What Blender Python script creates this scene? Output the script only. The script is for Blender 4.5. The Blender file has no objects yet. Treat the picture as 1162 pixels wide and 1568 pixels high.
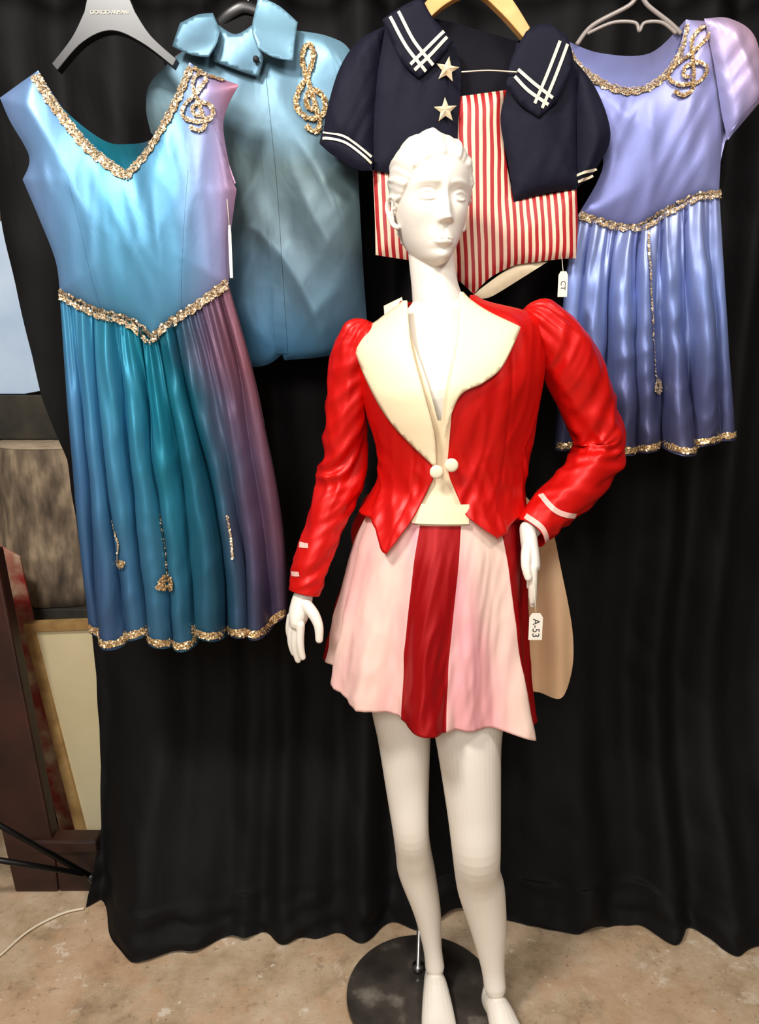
import bpy, bmesh, math, random
import numpy as np
from mathutils import Vector, Matrix, noise, geometry
from mathutils.bvhtree import BVHTree
random.seed(7)
SC=bpy.context.scene
SC.view_settings.view_transform='Standard'

# ------------------------------------------------------------ helpers
def lin(c):
    return tuple((v/255/12.92 if v/255<=0.04045 else ((v/255+0.055)/1.055)**2.4) for v in c)+(1,)
def P(s):
    return [tuple(float(a)/1000 for a in q.split(',')) for q in s.split()]
def n1(x,y=0,z=0): return noise.noise(Vector((x,y,z)))
def sm(a,b,x):
    t=min(1,max(0,(x-a)/(b-a))); return t*t*(3-2*t)
def cr(pts,n=8):
    out=[]; pts=[tuple(p) for p in pts]; m=len(pts)
    for i in range(m-1):
        p0=pts[max(i-1,0)];p1=pts[i];p2=pts[i+1];p3=pts[min(i+2,m-1)]
        for k in range(n):
            t=k/n
            out.append(tuple(0.5*((2*b)+(-a+c)*t+(2*a-5*b+4*c-d)*t*t+(-a+3*b-3*c+d)*t**3) for a,b,c,d in zip(p0,p1,p2,p3)))
    out.append(pts[-1]); return out
def outl(*segs,n=8):
    o=[]
    for s in segs:
        q=cr(P(s) if isinstance(s,str) else s,n)
        if o and abs(o[-1][0]-q[0][0])+abs(o[-1][1]-q[0][1])<1e-6: q=q[1:]
        o+=q
    if abs(o[-1][0]-o[0][0])+abs(o[-1][1]-o[0][1])<1e-6: o=o[:-1]
    return o
def arc(pts):
    """arc-length parametrised polyline evaluator"""
    pts=[Vector(p) for p in pts]; L=[0]
    for a,b in zip(pts,pts[1:]): L.append(L[-1]+(b-a).length)
    def f(s):
        d=s*L[-1]; i=0
        import bisect
        i=min(max(bisect.bisect_right(L,d)-1,0),len(pts)-2)
        k=(d-L[i])/max(L[i+1]-L[i],1e-9)
        return pts[i].lerp(pts[i+1],k)
    return f
def empty(name,loc=(0,0,0)):
    e=bpy.data.objects.new(name,None); SC.collection.objects.link(e); e.empty_display_size=.1; return e
def mk(name,verts,faces,mat,parent=None,smooth=True,mi=None,solid=0):
    me=bpy.data.meshes.new(name); me.from_pydata([tuple(v) for v in verts],[],[tuple(f) for f in faces]); me.validate(); me.update()
    for m in (mat if isinstance(mat,(list,tuple)) else [mat]): me.materials.append(m)
    if smooth: me.polygons.foreach_set('use_smooth',[True]*len(me.polygons))
    if mi:
        for p,k in zip(me.polygons,mi): p.material_index=k
    o=bpy.data.objects.new(name,me); SC.collection.objects.link(o)
    if parent: o.parent=parent
    if solid:
        s=o.modifiers.new('s','SOLIDIFY'); s.thickness=solid; s.offset=0
    return o
def grid(name,nu,nv,fn,mat,parent=None,closed=False,mif=None,solid=0):
    V=[];F=[];M=[]
    cu=nu if closed else nu+1
    for j in range(nv+1):
        for i in range(cu): V.append(fn(i/nu,j/nv))
    for j in range(nv):
        for i in range(nu):
            a=j*cu+i;b=j*cu+(i+1)%cu
            F.append((a,b,b+cu,a+cu)); 
            if mif: M.append(mif((i+.5)/nu,(j+.5)/nv))
    return mk(name,V,F,mat,parent,mi=M or None,solid=solid)
def tube(path,rad,n=16,cap=True,side=(1,0,0),fn=None):
    path=[Vector(p) for p in path]; V=[];F=[]; m=len(path)
    u=Vector(side)
    for i,p in enumerate(path):
        t=(path[min(i+1,m-1)]-path[max(i-1,0)]).normalized()
        u=(u-t*u.dot(t)).normalized(); w=t.cross(u)
        r=rad[i]; ra,rb=(r if isinstance(r,(tuple,list)) else (r,r))
        for k in range(n):
            a=2*math.pi*k/n
            e=fn(i/(m-1),a) if fn else 0
            V.append(p+u*(math.cos(a)*(ra+e))+w*(math.sin(a)*(rb+e)))
    for i in range(m-1):
        for k in range(n):
            a=i*n+k;b=i*n+(k+1)%n
            F.append((a,b,b+n,a+n))
    if cap:
        F.append(tuple(range(n-1,-1,-1))); F.append(tuple((m-1)*n+k for k in range(n)))
    return V,F
def ctube(pts,rads,n=16,k=5,**kw):
    """smooth capsule tube through points, rounded ends"""
    rr=[r if isinstance(r,(tuple,list)) else (r,r) for r in rads]
    full=cr([tuple(p)+tuple(r) for p,r in zip(pts,rr)],k)
    a=Vector(full[0][:3]);b=Vector(full[1][:3]);c=Vector(full[-1][:3]);d=Vector(full[-2][:3])
    pre=[];post=[]
    ta=(a-b).normalized();tc=(c-d).normalized()
    ra=full[0][3:];rc=full[-1][3:]
    for q in (1.5,1.25,.9,.5):
        s,co=math.sin(q),math.cos(q)
        pre.append(tuple(a+ta*min(ra)*s)+(ra[0]*co,ra[1]*co))
    for q in (.5,.9,1.25,1.5):
        s,co=math.sin(q),math.cos(q)
        post.append(tuple(c+tc*min(rc)*s)+(rc[0]*co,rc[1]*co))
    full=pre+full+post
    return tube([f[:3] for f in full],[f[3:] for f in full],n,**kw)
def join(parts):
    V=[];F=[]
    for v,f in parts:
        o=len(V);V+=list(v);F+=[tuple(i+o for i in q) for q in f]
    return V,F
def panel(name,outline,yf,mat,parent,res=.012,solid=0):
    pts=np.array(outline); 
    o=[]
    for i in range(len(pts)):
        a=pts[i];b=pts[(i+1)%len(pts)];k=max(1,int(np.linalg.norm(b-a)/res))
        for j in range(k): o.append(a+(b-a)*j/k)
    o=np.array(o); nb=len(o)
    A=o;B=np.roll(o,-1,axis=0);D=B-A;DD=(D**2).sum(1)+1e-12
    def dist(p):
        t=np.clip(((p-A)*D).sum(1)/DD,0,1); q=A+D*t[:,None]-p
        return math.sqrt((q**2).sum(1).min())
    def inside(p):
        x,z=p; c=((A[:,1]>z)!=(B[:,1]>z))
        with np.errstate(divide='ignore',invalid='ignore'):
            xi=A[:,0]+(z-A[:,1])*(B[:,0]-A[:,0])/(B[:,1]-A[:,1])
        return (c&(x<xi)).sum()%2==1
    P2=[Vector(p) for p in o]
    lo=o.min(0);hi=o.max(0);r=0;z=lo[1]
    while z<hi[1]:
        x=lo[0]+(res/2 if r%2 else 0)
        while x<hi[0]:
            p=np.array((x,z))
            if inside(p) and dist(p)>res*.45: P2.append(Vector((x,z)))
            x+=res
        z+=res*.866;r+=1
    res_=geometry.delaunay_2d_cdt(P2,[(i,(i+1)%nb) for i in range(nb)],[],1,1e-6)
    V=[]
    for v in res_[0]:
        d=dist(np.array(v)); V.append((v[0],yf(v[0],v[1],d),v[1]))
    return mk(name,V,[f for f in res_[2]],mat,parent,solid=solid)
def bvh(*obs):
    V=[];F=[]
    for o in obs:
        k=len(V);V+=[v.co.copy() for v in o.data.vertices];F+=[tuple(i+k for i in p.vertices) for p in o.data.polygons]
    return BVHTree.FromPolygons(V,F)
def hit(b,x,z):
    h=b.ray_cast(Vector((x,.6,z)),Vector((0,1,0)),3)
    return (h[0],h[1]) if h[0] else (None,None)
def ribbon(name,path,w,b,mat,parent,off=.003,n=60,skip=False):
    f=arc(path);V=[];F=[];last=None;bad=set();kk=4
    for i in range(n+1):
        p=f(i/n);q=f(min(1,(i+1)/n));q0=f(max(0,(i-1)/n));t=(q-q0).normalized();s=Vector((-t[1],t[0]))
        for k in range(kk+1):
            d=w*(k/kk-.5)
            x=p[0]+s[0]*d;z=p[1]+s[1]*d
            h,_=hit(b,x,z)
            if not h: bad.add(len(V))
            y=h[1] if h else (last if last else 1.5); last=y
            V.append((x,y-off,z))
    for i in range(n):
        for k in range(kk):
            a=i*(kk+1)+k;q=(a,a+1,a+kk+2,a+kk+1)
            if skip and any(j in bad for j in q): continue
            F.append(q)
    return mk(name,V,F,mat,parent)
def sequins(name,paths,w,b,mat,parent,off=.002,r=.0026,sp=.0028):
    V=[];F=[]
    for path in paths:
        f=arc(path);L=sum((Vector(a)-Vector(c)).length for a,c in zip(path,path[1:]))
        n=max(2,int(L/sp));kk=max(1,int(w/sp))
        for i in range(n+1):
            s=i/n;p=f(s);q=f(min(1,s+.01));q0=f(max(0,s-.01));t=(q-q0)
            if t.length<1e-9: continue
            t.normalize();sd=Vector((-t[1],t[0]))
            wav=1+.18*math.sin(s*L/.011*math.pi)
            for k in range(kk):
                d=((k+.5)/kk-.5)*w*wav+random.uniform(-.001,.001)
                x=p[0]+sd[0]*d;z=p[1]+sd[1]*d
                h,nn=hit(b,x,z)
                if not h: continue
                if nn.y>0: nn=-nn
                nn=(nn+Vector((random.uniform(-.5,.5),random.uniform(-.2,.2),random.uniform(-.3,.7)))).normalized()
                a=nn.orthogonal().normalized();bb=nn.cross(a);c=h+Vector((0,-off-random.random()*.002,0))
                o=len(V);V+=[c+(a*math.cos(q_*math.pi/3)+bb*math.sin(q_*math.pi/3))*r for q_ in range(6)]
                F.append(tuple(range(o,o+6)))
    return mk(name,V,F,mat,parent,smooth=False)
def slab(name,outline,y0,th,mat,parent,bev=.002):
    n=len(outline);V=[(x,y0-th/2,z) for x,z in outline]+[(x,y0+th/2,z) for x,z in outline]
    F=[tuple(range(n)),tuple(range(2*n-1,n-1,-1))]+[(i,i+n,(i+1)%n+n,(i+1)%n) for i in range(n)]
    o=mk(name,V,F,mat,parent,smooth=False)
    if bev:
        m=o.modifiers.new('b','BEVEL');m.width=bev;m.segments=2;m.limit_method='ANGLE'
    return o
def box(name,lo,hi,mat,parent=None,bev=.004):
    return slab(name,[(lo[0],lo[2]),(hi[0],lo[2]),(hi[0],hi[2]),(lo[0],hi[2])],(lo[1]+hi[1])/2,hi[1]-lo[1],mat,parent,bev)

# ------------------------------------------------------------ materials
def mat(name,base=(.5,.5,.5,1),rough=.5,metal=0,sheen=0,bump=None,ramp=None,noisecol=None,spec=.5,stretch=None,crease=None,zshade=None):
    m=bpy.data.materials.new(name);m.use_nodes=True;nt=m.node_tree;b=nt.nodes['Principled BSDF']
    N=nt.nodes.new;Lk=nt.links.new
    b.inputs['Base Color'].default_value=base;b.inputs['Roughness'].default_value=rough;b.inputs['Metallic'].default_value=metal
    b.inputs['Sheen Weight'].default_value=sheen;b.inputs['Specular IOR Level'].default_value=spec
    tc=N('ShaderNodeTexCoord');colout=None
    if ramp:
        ax,lo,hi,stops,nz,nsc=ramp
        d=N('ShaderNodeVectorMath');d.operation='DOT_PRODUCT';Lk(tc.outputs['Object'],d.inputs[0]);d.inputs[1].default_value=ax
        no=N('ShaderNodeTexNoise');no.inputs['Scale'].default_value=nsc;Lk(tc.outputs['Object'],no.inputs['Vector'])
        mr=N('ShaderNodeMapRange');mr.inputs[1].default_value=lo;mr.inputs[2].default_value=hi;Lk(d.outputs['Value'],mr.inputs[0])
        ma=N('ShaderNodeMath');ma.operation='MULTIPLY_ADD';Lk(no.outputs[0],ma.inputs[0]);ma.inputs[1].default_value=nz;Lk(mr.outputs[0],ma.inputs[2])
        su=N('ShaderNodeMath');su.operation='SUBTRACT';Lk(ma.outputs[0],su.inputs[0]);su.inputs[1].default_value=nz/2
        cr_=N('ShaderNodeValToRGB');e=cr_.color_ramp.elements
        while len(e)<len(stops): e.new(.5)
        for k,(p,c) in enumerate(stops): e[k].position=p;e[k].color=lin(c)
        Lk(su.outputs[0],cr_.inputs[0]);colout=cr_.outputs[0]
    if noisecol:
        sc,stops=noisecol
        no=N('ShaderNodeTexNoise');no.inputs['Scale'].default_value=sc;no.inputs['Detail'].default_value=6
        if stretch:
            mp=N('ShaderNodeMapping');mp.inputs['Scale'].default_value=stretch;Lk(tc.outputs['Object'],mp.inputs[0]);Lk(mp.outputs[0],no.inputs['Vector'])
        else: Lk(tc.outputs['Object'],no.inputs['Vector'])
        cr_=N('ShaderNodeValToRGB');e=cr_.color_ramp.elements
        while len(e)<len(stops): e.new(.5)
        for k,(p,c) in enumerate(stops): e[k].position=p;e[k].color=lin(c)
        Lk(no.outputs[0],cr_.inputs[0]);colout=cr_.outputs[0]
    if zshade:
        lo,hi,c,amt=zshade
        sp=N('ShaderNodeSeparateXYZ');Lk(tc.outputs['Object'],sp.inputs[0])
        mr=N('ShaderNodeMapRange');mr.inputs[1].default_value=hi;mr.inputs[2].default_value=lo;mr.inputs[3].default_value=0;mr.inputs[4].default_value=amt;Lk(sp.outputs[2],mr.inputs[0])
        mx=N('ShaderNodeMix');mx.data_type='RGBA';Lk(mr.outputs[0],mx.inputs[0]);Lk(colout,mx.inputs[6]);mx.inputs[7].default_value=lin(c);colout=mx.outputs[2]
    if colout: Lk(colout,b.inputs['Base Color'])
    last=None
    if crease:
        sc,st,di,stt=crease
        mp=N('ShaderNodeMapping');mp.inputs['Scale'].default_value=stt;mp.inputs['Rotation'].default_value=(0,.35,0);Lk(tc.outputs['Object'],mp.inputs[0])
        no=N('ShaderNodeTexNoise');no.noise_type='RIDGED_MULTIFRACTAL';no.inputs['Scale'].default_value=sc;no.inputs['Detail'].default_value=2.5;no.inputs['Roughness'].default_value=.45;no.inputs['Distortion'].default_value=.5;Lk(mp.outputs[0],no.inputs['Vector'])
        bu=N('ShaderNodeBump');bu.inputs['Strength'].default_value=st;bu.inputs['Distance'].default_value=di;Lk(no.outputs[0],bu.inputs['Height']);last=bu
    if bump:
        sc,st,di,stt=bump
        mp=N('ShaderNodeMapping');mp.inputs['Scale'].default_value=stt;Lk(tc.outputs['Object'],mp.inputs[0])
        no=N('ShaderNodeTexNoise');no.inputs['Scale'].default_value=sc;no.inputs['Detail'].default_value=2;no.inputs['Distortion'].default_value=.3;Lk(mp.outputs[0],no.inputs['Vector'])
        bu=N('ShaderNodeBump');bu.inputs['Strength'].default_value=st;bu.inputs['Distance'].default_value=di;Lk(no.outputs[0],bu.inputs['Height'])
        if last: Lk(last.outputs[0],bu.inputs['Normal'])
        last=bu
    if last: Lk(last.outputs[0],b.inputs['Normal'])
    return m
CS=(5.5,.35,.006,(1.2,1,.7))
CV=(6,.3,.006,(2.2,1,.35))
ST_=dict(metal=.42,spec=.3)
M_white=mat('mannequin_paint',lin((230,222,210)),.42,spec=.4)
M_red=mat('red_satin',lin((206,15,9)),.40,metal=.3,spec=.4,bump=(24,.12,.01,(1,1,.6)),crease=(7,.4,.005,(1,1,1)))
M_redskirt=mat('dark_red_satin',lin((158,6,12)),.45,metal=.3,spec=.3,bump=(12,.25,.01,(2,2,.3)),crease=CV)
M_cream=mat('cream_satin',lin((238,219,182)),.5,bump=(24,.12,.006,(1,1,1)))
M_pink=mat('pink_satin',rough=.42,metal=.15,bump=(10,.3,.01,(2,2,.4)),crease=CV,stretch=(3,3,.8),noisecol=(2.2,[(.32,(244,220,200)),(.5,(242,204,192)),(.66,(238,170,174))]))
M_tail=mat('tail_lining',lin((214,176,138)),.5,bump=(10,.3,.01,(2,1,.4)),crease=CV)
M_gold=mat('gold_sequins',rough=.3,metal=.5,noisecol=(300,[(.35,(120,84,46)),(.5,(196,156,100)),(.62,(250,232,196))]))
M_silver=mat('pale_sequins',rough=.3,metal=.4,noisecol=(300,[(.35,(134,102,68)),(.5,(202,172,130)),(.62,(250,240,220))]))
M_ld=mat('blue_shot_satin',rough=.43,**ST_,bump=(26,.1,.008,(1.3,1,.6)),crease=CS,ramp=((1,0,.02),-.70+.035,-.26+.035,[(0,(112,134,176)),(.2,(94,136,174)),(.4,(76,136,168)),(.66,(82,136,170)),(.84,(122,122,160)),(1,(172,110,126))],.16,3))
M_ldsk=mat('blue_skirt_satin',rough=.38,**ST_,bump=(14,.2,.01,(3,3,.3)),crease=(6,.35,.008,(2.5,1,.3)),zshade=(.8,1.35,(52,58,88),.66),ramp=((1,0,0.16),-.65+.2,-.2+.2,[(0,(70,112,156)),(.2,(68,138,174)),(.45,(28,122,144)),(.62,(22,92,112)),(.78,(92,76,100)),(1,(128,74,80))],.22,5))  # darkening towards the hem is shade painted into the colour
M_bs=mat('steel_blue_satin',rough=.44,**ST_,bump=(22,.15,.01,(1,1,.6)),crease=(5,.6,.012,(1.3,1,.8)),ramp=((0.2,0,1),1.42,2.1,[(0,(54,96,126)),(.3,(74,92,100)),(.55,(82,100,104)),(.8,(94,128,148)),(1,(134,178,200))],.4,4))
M_rd=mat('lavender_satin',rough=.45,**ST_,bump=(22,.12,.01,(1,1,.6)),crease=CS,ramp=((.75,0,.5),1.2,1.62,[(0,(112,116,168)),(.45,(134,140,194)),(.72,(150,150,200)),(1,(204,168,190))],.3,4))
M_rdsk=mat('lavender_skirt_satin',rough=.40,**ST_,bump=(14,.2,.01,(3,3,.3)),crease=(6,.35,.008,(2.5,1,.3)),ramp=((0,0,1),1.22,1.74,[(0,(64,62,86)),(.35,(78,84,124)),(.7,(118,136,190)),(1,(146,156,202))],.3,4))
M_navy=mat('navy_cotton',lin((11,11,30)),.75,bump=(40,.2,.006,(1,1,1)),crease=(7,.6,.008,(1,1,.8)),spec=.25)
M_navyd=mat('navy_sheer_back',lin((12,10,20)),.8,spec=.2)
M_blackf=mat('black_cloth',lin((9,8,9)),.75,bump=(22,.3,.01,(1,1,.4)),spec=.2,crease=(5,.5,.01,(1,1,.5)))
M_blackp=mat('black_plastic',lin((22,20,22)),.35)
M_wood=mat('blond_wood',rough=.4,noisecol=(14,[(.35,(206,150,84)),(.65,(230,180,112))]))
M_clear=mat('smoky_clear_plastic',lin((150,140,135)),.2)
M_chrome=mat('chrome',lin((190,190,190)),.2,metal=1)
M_paper=mat('tag_paper',lin((230,222,208)),.8)
M_ink=mat('ink',lin((30,30,30)),.7)
M_ribw=mat('white_braid',lin((232,218,190)),.7)
M_redt=mat('silver_trim',lin((226,180,168)),.4)
M_base=mat('smoked_base',rough=.22,noisecol=(11,[(.35,(44,40,37)),(.6,(70,64,58)),(.72,(120,112,102))]))
M_dwood=mat('dark_red_wood',rough=.5,noisecol=(6,[(.35,(30,13,9)),(.65,(56,25,18))]))
M_bark=mat('grey_bark',rough=.9,bump=(14,1,.03,(1,1,.25)),stretch=(1,1,.35),noisecol=(24,[(.3,(60,50,40)),(.5,(112,96,78)),(.7,(166,146,120))]))
M_logtop=mat('log_end',rough=.9,noisecol=(20,[(.3,(140,122,100)),(.7,(180,162,136))]))
M_gframe=mat('gilt_frame',rough=.4,metal=.3,noisecol=(18,[(.3,(160,122,74)),(.7,(206,170,112))]))
M_canvas=mat('cream_canvas',rough=.8,noisecol=(3,[(.3,(195,180,140)),(.7,(215,202,166))]))
M_blueb=mat('pale_blue_board',rough=.5,noisecol=(4,[(.3,(168,192,220)),(.7,(206,222,240))]))
M_crate=mat('dark_crate_wood',rough=.8,noisecol=(9,[(.3,(24,22,18)),(.7,(62,56,44))]))
M_redb=mat('red_painted_strip',rough=.6,noisecol=(16,[(.4,(150,40,34)),(.55,(170,120,100)),(.7,(196,180,150))]))
M_cord=mat('white_cord',lin((220,205,180)),.5)
M_pole=mat('black_metal',lin((20,20,20)),.35,metal=.6)
def stripes():
    m=mat('red_white_stripe',rough=.5);nt=m.node_tree;N=nt.nodes.new;L=nt.links.new
    tc=N('ShaderNodeTexCoord');d=N('ShaderNodeVectorMath');d.operation='DOT_PRODUCT';L(tc.outputs['Object'],d.inputs[0]);d.inputs[1].default_value=(68,0,4)
    no=N('ShaderNodeTexNoise');no.inputs['Scale'].default_value=6;L(tc.outputs['Object'],no.inputs['Vector'])
    ad=N('ShaderNodeMath');ad.operation='ADD';L(d.outputs['Value'],ad.inputs[0]);L(no.outputs[0],ad.inputs[1])
    f=N('ShaderNodeMath');f.operation='FRACT';L(ad.outputs[0],f.inputs[0])
    r=N('ShaderNodeValToRGB');r.color_ramp.interpolation='CONSTANT';e=r.color_ramp.elements;e[0].color=lin((166,20,26));e[1].position=.52;e[1].color=lin((232,204,176))
    L(f.outputs[0],r.inputs[0]);L(r.outputs[0],nt.nodes['Principled BSDF'].inputs['Base Color']);return m
M_stripe=stripes()
def floormat():
    m=mat('worn_concrete',rough=.6);nt=m.node_tree;N=nt.nodes.new;L=nt.links.new;b=nt.nodes['Principled BSDF']
    tc=N('ShaderNodeTexCoord')
    def no(sc,de,dis=0,ro=.7):
        n=N('ShaderNodeTexNoise');n.inputs['Scale'].default_value=sc;n.inputs['Detail'].default_value=de;n.inputs['Roughness'].default_value=ro;n.inputs['Distortion'].default_value=dis;L(tc.outputs['Object'],n.inputs['Vector']);return n
    def rp(src,st):
        r=N('ShaderNodeValToRGB');e=r.color_ramp.elements
        while len(e)<len(st): e.new(.5)
        for k,(p,c) in enumerate(st): e[k].position=p;e[k].color=lin(c) if len(c)==3 else c
        L(src,r.inputs[0]);return r
    def mixc(fac,amt,A,colr):
        k=N('ShaderNodeMath');k.operation='MULTIPLY';k.inputs[1].default_value=amt;L(fac,k.inputs[0])
        x=N('ShaderNodeMix');x.data_type='RGBA';L(k.outputs[0],x.inputs[0]);L(A,x.inputs[6]);x.inputs[7].default_value=lin(colr);return x.outputs[2]
    K=(0,0,0,1);Wh=(1,1,1,1)
    a=rp(no(7,15,0,.7).outputs[0],[(.34,(146,122,96)),(.46,(178,154,124)),(.56,(192,168,140)),(.68,(206,186,160))]).outputs[0]
    a=mixc(rp(no(2.3,5,.4).outputs[0],[(.52,K),(.57,Wh)]).outputs[0],.3,a,(198,152,116))
    a=mixc(rp(no(3.1,15,.2,.72).outputs[0],[(.565,K),(.60,Wh)]).outputs[0],.5,a,(222,208,188))
    a=mixc(rp(no(11,10,0,.75).outputs[0],[(.60,K),(.62,Wh)]).outputs[0],.55,a,(232,222,206))
    a=mixc(rp(no(16,12,.2,.7).outputs[0],[(.60,K),(.64,Wh)]).outputs[0],.5,a,(124,100,78))
    a=mixc(rp(no(60,4,0,.7).outputs[0],[(.62,K),(.66,Wh)]).outputs[0],.5,a,(104,84,66))
    L(a,b.inputs['Base Color'])
    bu=N('ShaderNodeBump');bu.inputs['Strength'].default_value=.5;bu.inputs['Distance'].default_value=.006;L(no(22,14).outputs[0],bu.inputs['Height']);L(bu.outputs[0],b.inputs['Normal'])
    return m
M_floor=floormat()
M_wall=mat('dim_plaster',rough=.9,noisecol=(3,[(.3,(70,62,54)),(.7,(96,86,76))]))
M_ceil=mat('ceiling_paint',lin((190,180,165)),.9)

# ------------------------------------------------------------ room
def plane(name,co,m): return mk(name,co,[(0,1,2,3)],m,None,smooth=False)
plane('floor',[(-2.6,-2.2,0),(2.6,-2.2,0),(2.6,2.7,0),(-2.6,2.7,0)],M_floor)
box('wall_back',(-2.6,2.7,0),(2.6,2.8,3),M_wall,bev=0)
box('wall_left',(-2.7,-2.2,0),(-2.6,2.7,3),M_wall,bev=0)
box('wall_right',(2.6,-2.2,0),(2.7,2.7,3),M_wall,bev=0)
box('ceiling',(-2.7,-2.2,3),(2.7,2.8,3.06),M_ceil,bev=0)

# ------------------------------------------------------------ curtain
LE=[(2.6,-.98),(1.756,-.895),(1.344,-.826),(1.198,-.785),(.764,-.768),(.185,-.761),(0,-.785)][::-1]
BE=cr(P('-759,1731 -671,1606 -542,1534 -452,1554 -303,1628 -133,1596 32,1639 150,1661 339,1666 536,1639 700,1628 848,1585 945,1575 1150,1560 1450,1590'),6)
bex=[b[0] for b in BE];bey=[b[1] for b in BE]
def curt(u,v):
    z=2.6*(1-v)**1.0
    xl=np.interp(z,[a for a,_ in LE],[b for _,b in LE])
    x=xl+(1.5-xl)*u
    ph=x*26+2.2*n1(x*2.2,.3,0)*2
    w=.5+.5*n1(x*1.7+9,z*.4,2)
    f=.022*math.sin(ph+.5*n1(x*3,z*.8))+.012*math.sin(x*57+2*n1(x*4,z,5))*w
    f+=.012*n1(x*5,z*2.2,1)+.007*n1(x*11,z*6,3)+.005*(1-3*abs(n1(x*7+z*4,z*5,8)))
    ye=np.interp(x,bex,bey)
    k=sm(.75,.03,z)**1.6
    y=(1.85+f)*(1-k)+(ye+.035+f*1.1)*k
    if z<.16:
        q=1-z/.16
        y+= (-.035*q*q) + .022*n1(x*12,z*26,7)*q
        x+= .014*n1(x*9,4,z*20)*q
    z2=max(.004,z+ (.028*max(0,n1(x*10,y*8,3)) if z<.1 else 0))
    return (x,y,z2)
def curt2(u,v): return curt(u,1-(1-v)**1.6)
grid('black_backdrop_curtain',440,140,curt2,M_blackf)

rail=empty('clothes_rail')
v,f=tube([(-1.0,1.66,2.3),(1.0,1.66,2.3)],[.014,.014],14,side=(0,0,1));mk('bar',v,f,M_pole,rail)
for k,x in enumerate((-.9,.9)):
    v,f=tube([(x,1.66,2.3),(x,1.66,3.0)],[.008,.008],12);mk('drop_rod_%d'%k,v,f,M_pole,rail)
def hook(parent,x,y,z,m):
    pts=[(x,y,z),(x,y,z+.05),(x,1.66,2.22),(x+.02,1.66,2.27),(x+.022,1.66,2.305),(x,1.66,2.319),(x-.022,1.66,2.305),(x-.024,1.66,2.285)]
    v,f=tube(cr(pts,6),[.0022]*(7*6+1),8);return mk('hook',v,f,m,parent)

# ------------------------------------------------------------ hanging garments
def puff(Y0,h,r,sgn=-1,amp=.004,sc=8,seed=0,zs=.5,fold=0,fx=14,sl=.2,lip=.004,q2a=.5):
    def f(x,z,d):
        e=1-math.exp(-d/r);e2=1-math.exp(-d/.006)
        y=Y0+sgn*(h*e+lip*e2)
        y+=amp*n1(x*sc,z*sc*zs,seed)*e
        if fold:
            q=n1((x+sl*z)*fx,z*2.4,seed+3);q2=n1((x-sl*1.5*z)*fx*1.9,z*4,seed+7)
            y+=sgn*(fold*(1-abs(q)*3.2)+fold*q2a*(1-abs(q2)*3))*(.5*e2+.5*e)
        return y
    return f
def coons(top,bot,left,right):
    T=arc(top);B=arc(bot);L=arc(left);R=arc(right)
    def f(s,t):
        a=T(s)*(1-t)+B(s)*t; b=L(t)*(1-s)+R(t)*s
        c=(T(0)*(1-s)+T(1)*s)*(1-t)+(B(0)*(1-s)+B(1)*s)*t
        return a+b-c
    return f
def skirt_panel(name,cf,Y0,h,pl,amp,m,parent,seed,front=True,nu=300,nv=80):
    def fn(s,t):
        p=cf(s,t);e=max(0,math.sin(math.pi*s))**.4
        if not front: return (p[0],Y0+h*.5*e*(.5+.5*t)+.008*math.sin(s*40+seed)*e*t,p[1]+.01*t)
        ph=2*math.pi*pl*(s+.045*n1(s*5,t*1.2,seed)+.02*n1(s*11,t*3,seed+1))
        a=amp*(.3+.7*t**.6)*(1+1.1*n1(s*7,t*1.2,seed+2))
        w=math.cos(ph);w=w*.6+.4*(2*abs(math.cos(ph/2))-1)
        g=.0045*math.sin(2*math.pi*pl*3*s+3*n1(s*9,t*3,seed))*max(0,1-t*2.2)
        y=Y0-e*(h*(.45+.55*t))-e*(a*w+g)-e*(.006*n1(s*16,t*9,seed+3)+.004*(1-3*abs(n1(s*10+t*3,t*7,seed+9)))*t)
        x=p[0]+e*.4*a*math.sin(ph)
        return (x,y,p[1])
    return grid(name,nu,nv,fn,m,parent)
CLEF=[(.35,.08),(.5,.02),(.62,.1),(.58,.3),(.5,.55),(.42,.8),(.5,.95),(.62,.98),(.66,.85),(.5,.65),(.25,.45),(.2,.28),(.42,.17),(.7,.22),(.78,.38),(.62,.48),(.42,.42),(.42,.3),(.52,.27)]
def clef(x0,z0,x1,z1,lean=0):
    c=cr(CLEF,5);return [(x0+(x1-x0)*((a-.15)/.65)+lean*(b-.5),z0+(z1-z0)*b) for a,b in c]
def hemline(o,nu=300,row=79): return [(o.data.vertices[row*(nu+1)+i].co.x,o.data.vertices[row*(nu+1)+i].co.z+.006) for i in range(1,nu,2)]

# --- left dress
LD=empty('blue_satin_dress');YL=1.56
neck='-653,1982 -613,1917 -561,1852 -497,1803';neck2='-497,1803 -454,1847 -402,1922 -363,1996'
rt='-363,1996 -329,1977 -270,1957';rt2='-270,1957 -294,1917 -303,1876 -290,1793 -282,1769';rt3='-282,1769 -299,1671 -305,1590'
wst=P('-648,1571 -574,1535 -502,1513 -464,1478');wst2=P('-464,1478 -422,1513 -360,1552 -305,1590')
lf='-648,1571 -651,1634 -674,1708 -702,1787';lf2='-702,1787 -685,1829 -716,1893 -731,1934';lf3='-731,1934 -691,1959 -653,1982'
fr=outl(neck,neck2,rt,rt2,rt3,wst2[::-1],wst[::-1],lf,lf2,lf3)
bk=outl('-653,1982 -613,1917 -540,1860 -490,1852 -440,1864 -402,1922 -363,1996',rt,rt2,rt3,wst2[::-1],wst[::-1],lf,lf2,lf3)
bod=panel('bodice_front',fr,puff(YL,.024,.06,amp=.007,seed=3,fold=.0042,fx=11,sl=-.15),M_ld,LD,.008)
panel('bodice_back',bk,puff(YL+.001,.02,.06,1,seed=5),M_ldsk,LD,.018)
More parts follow.
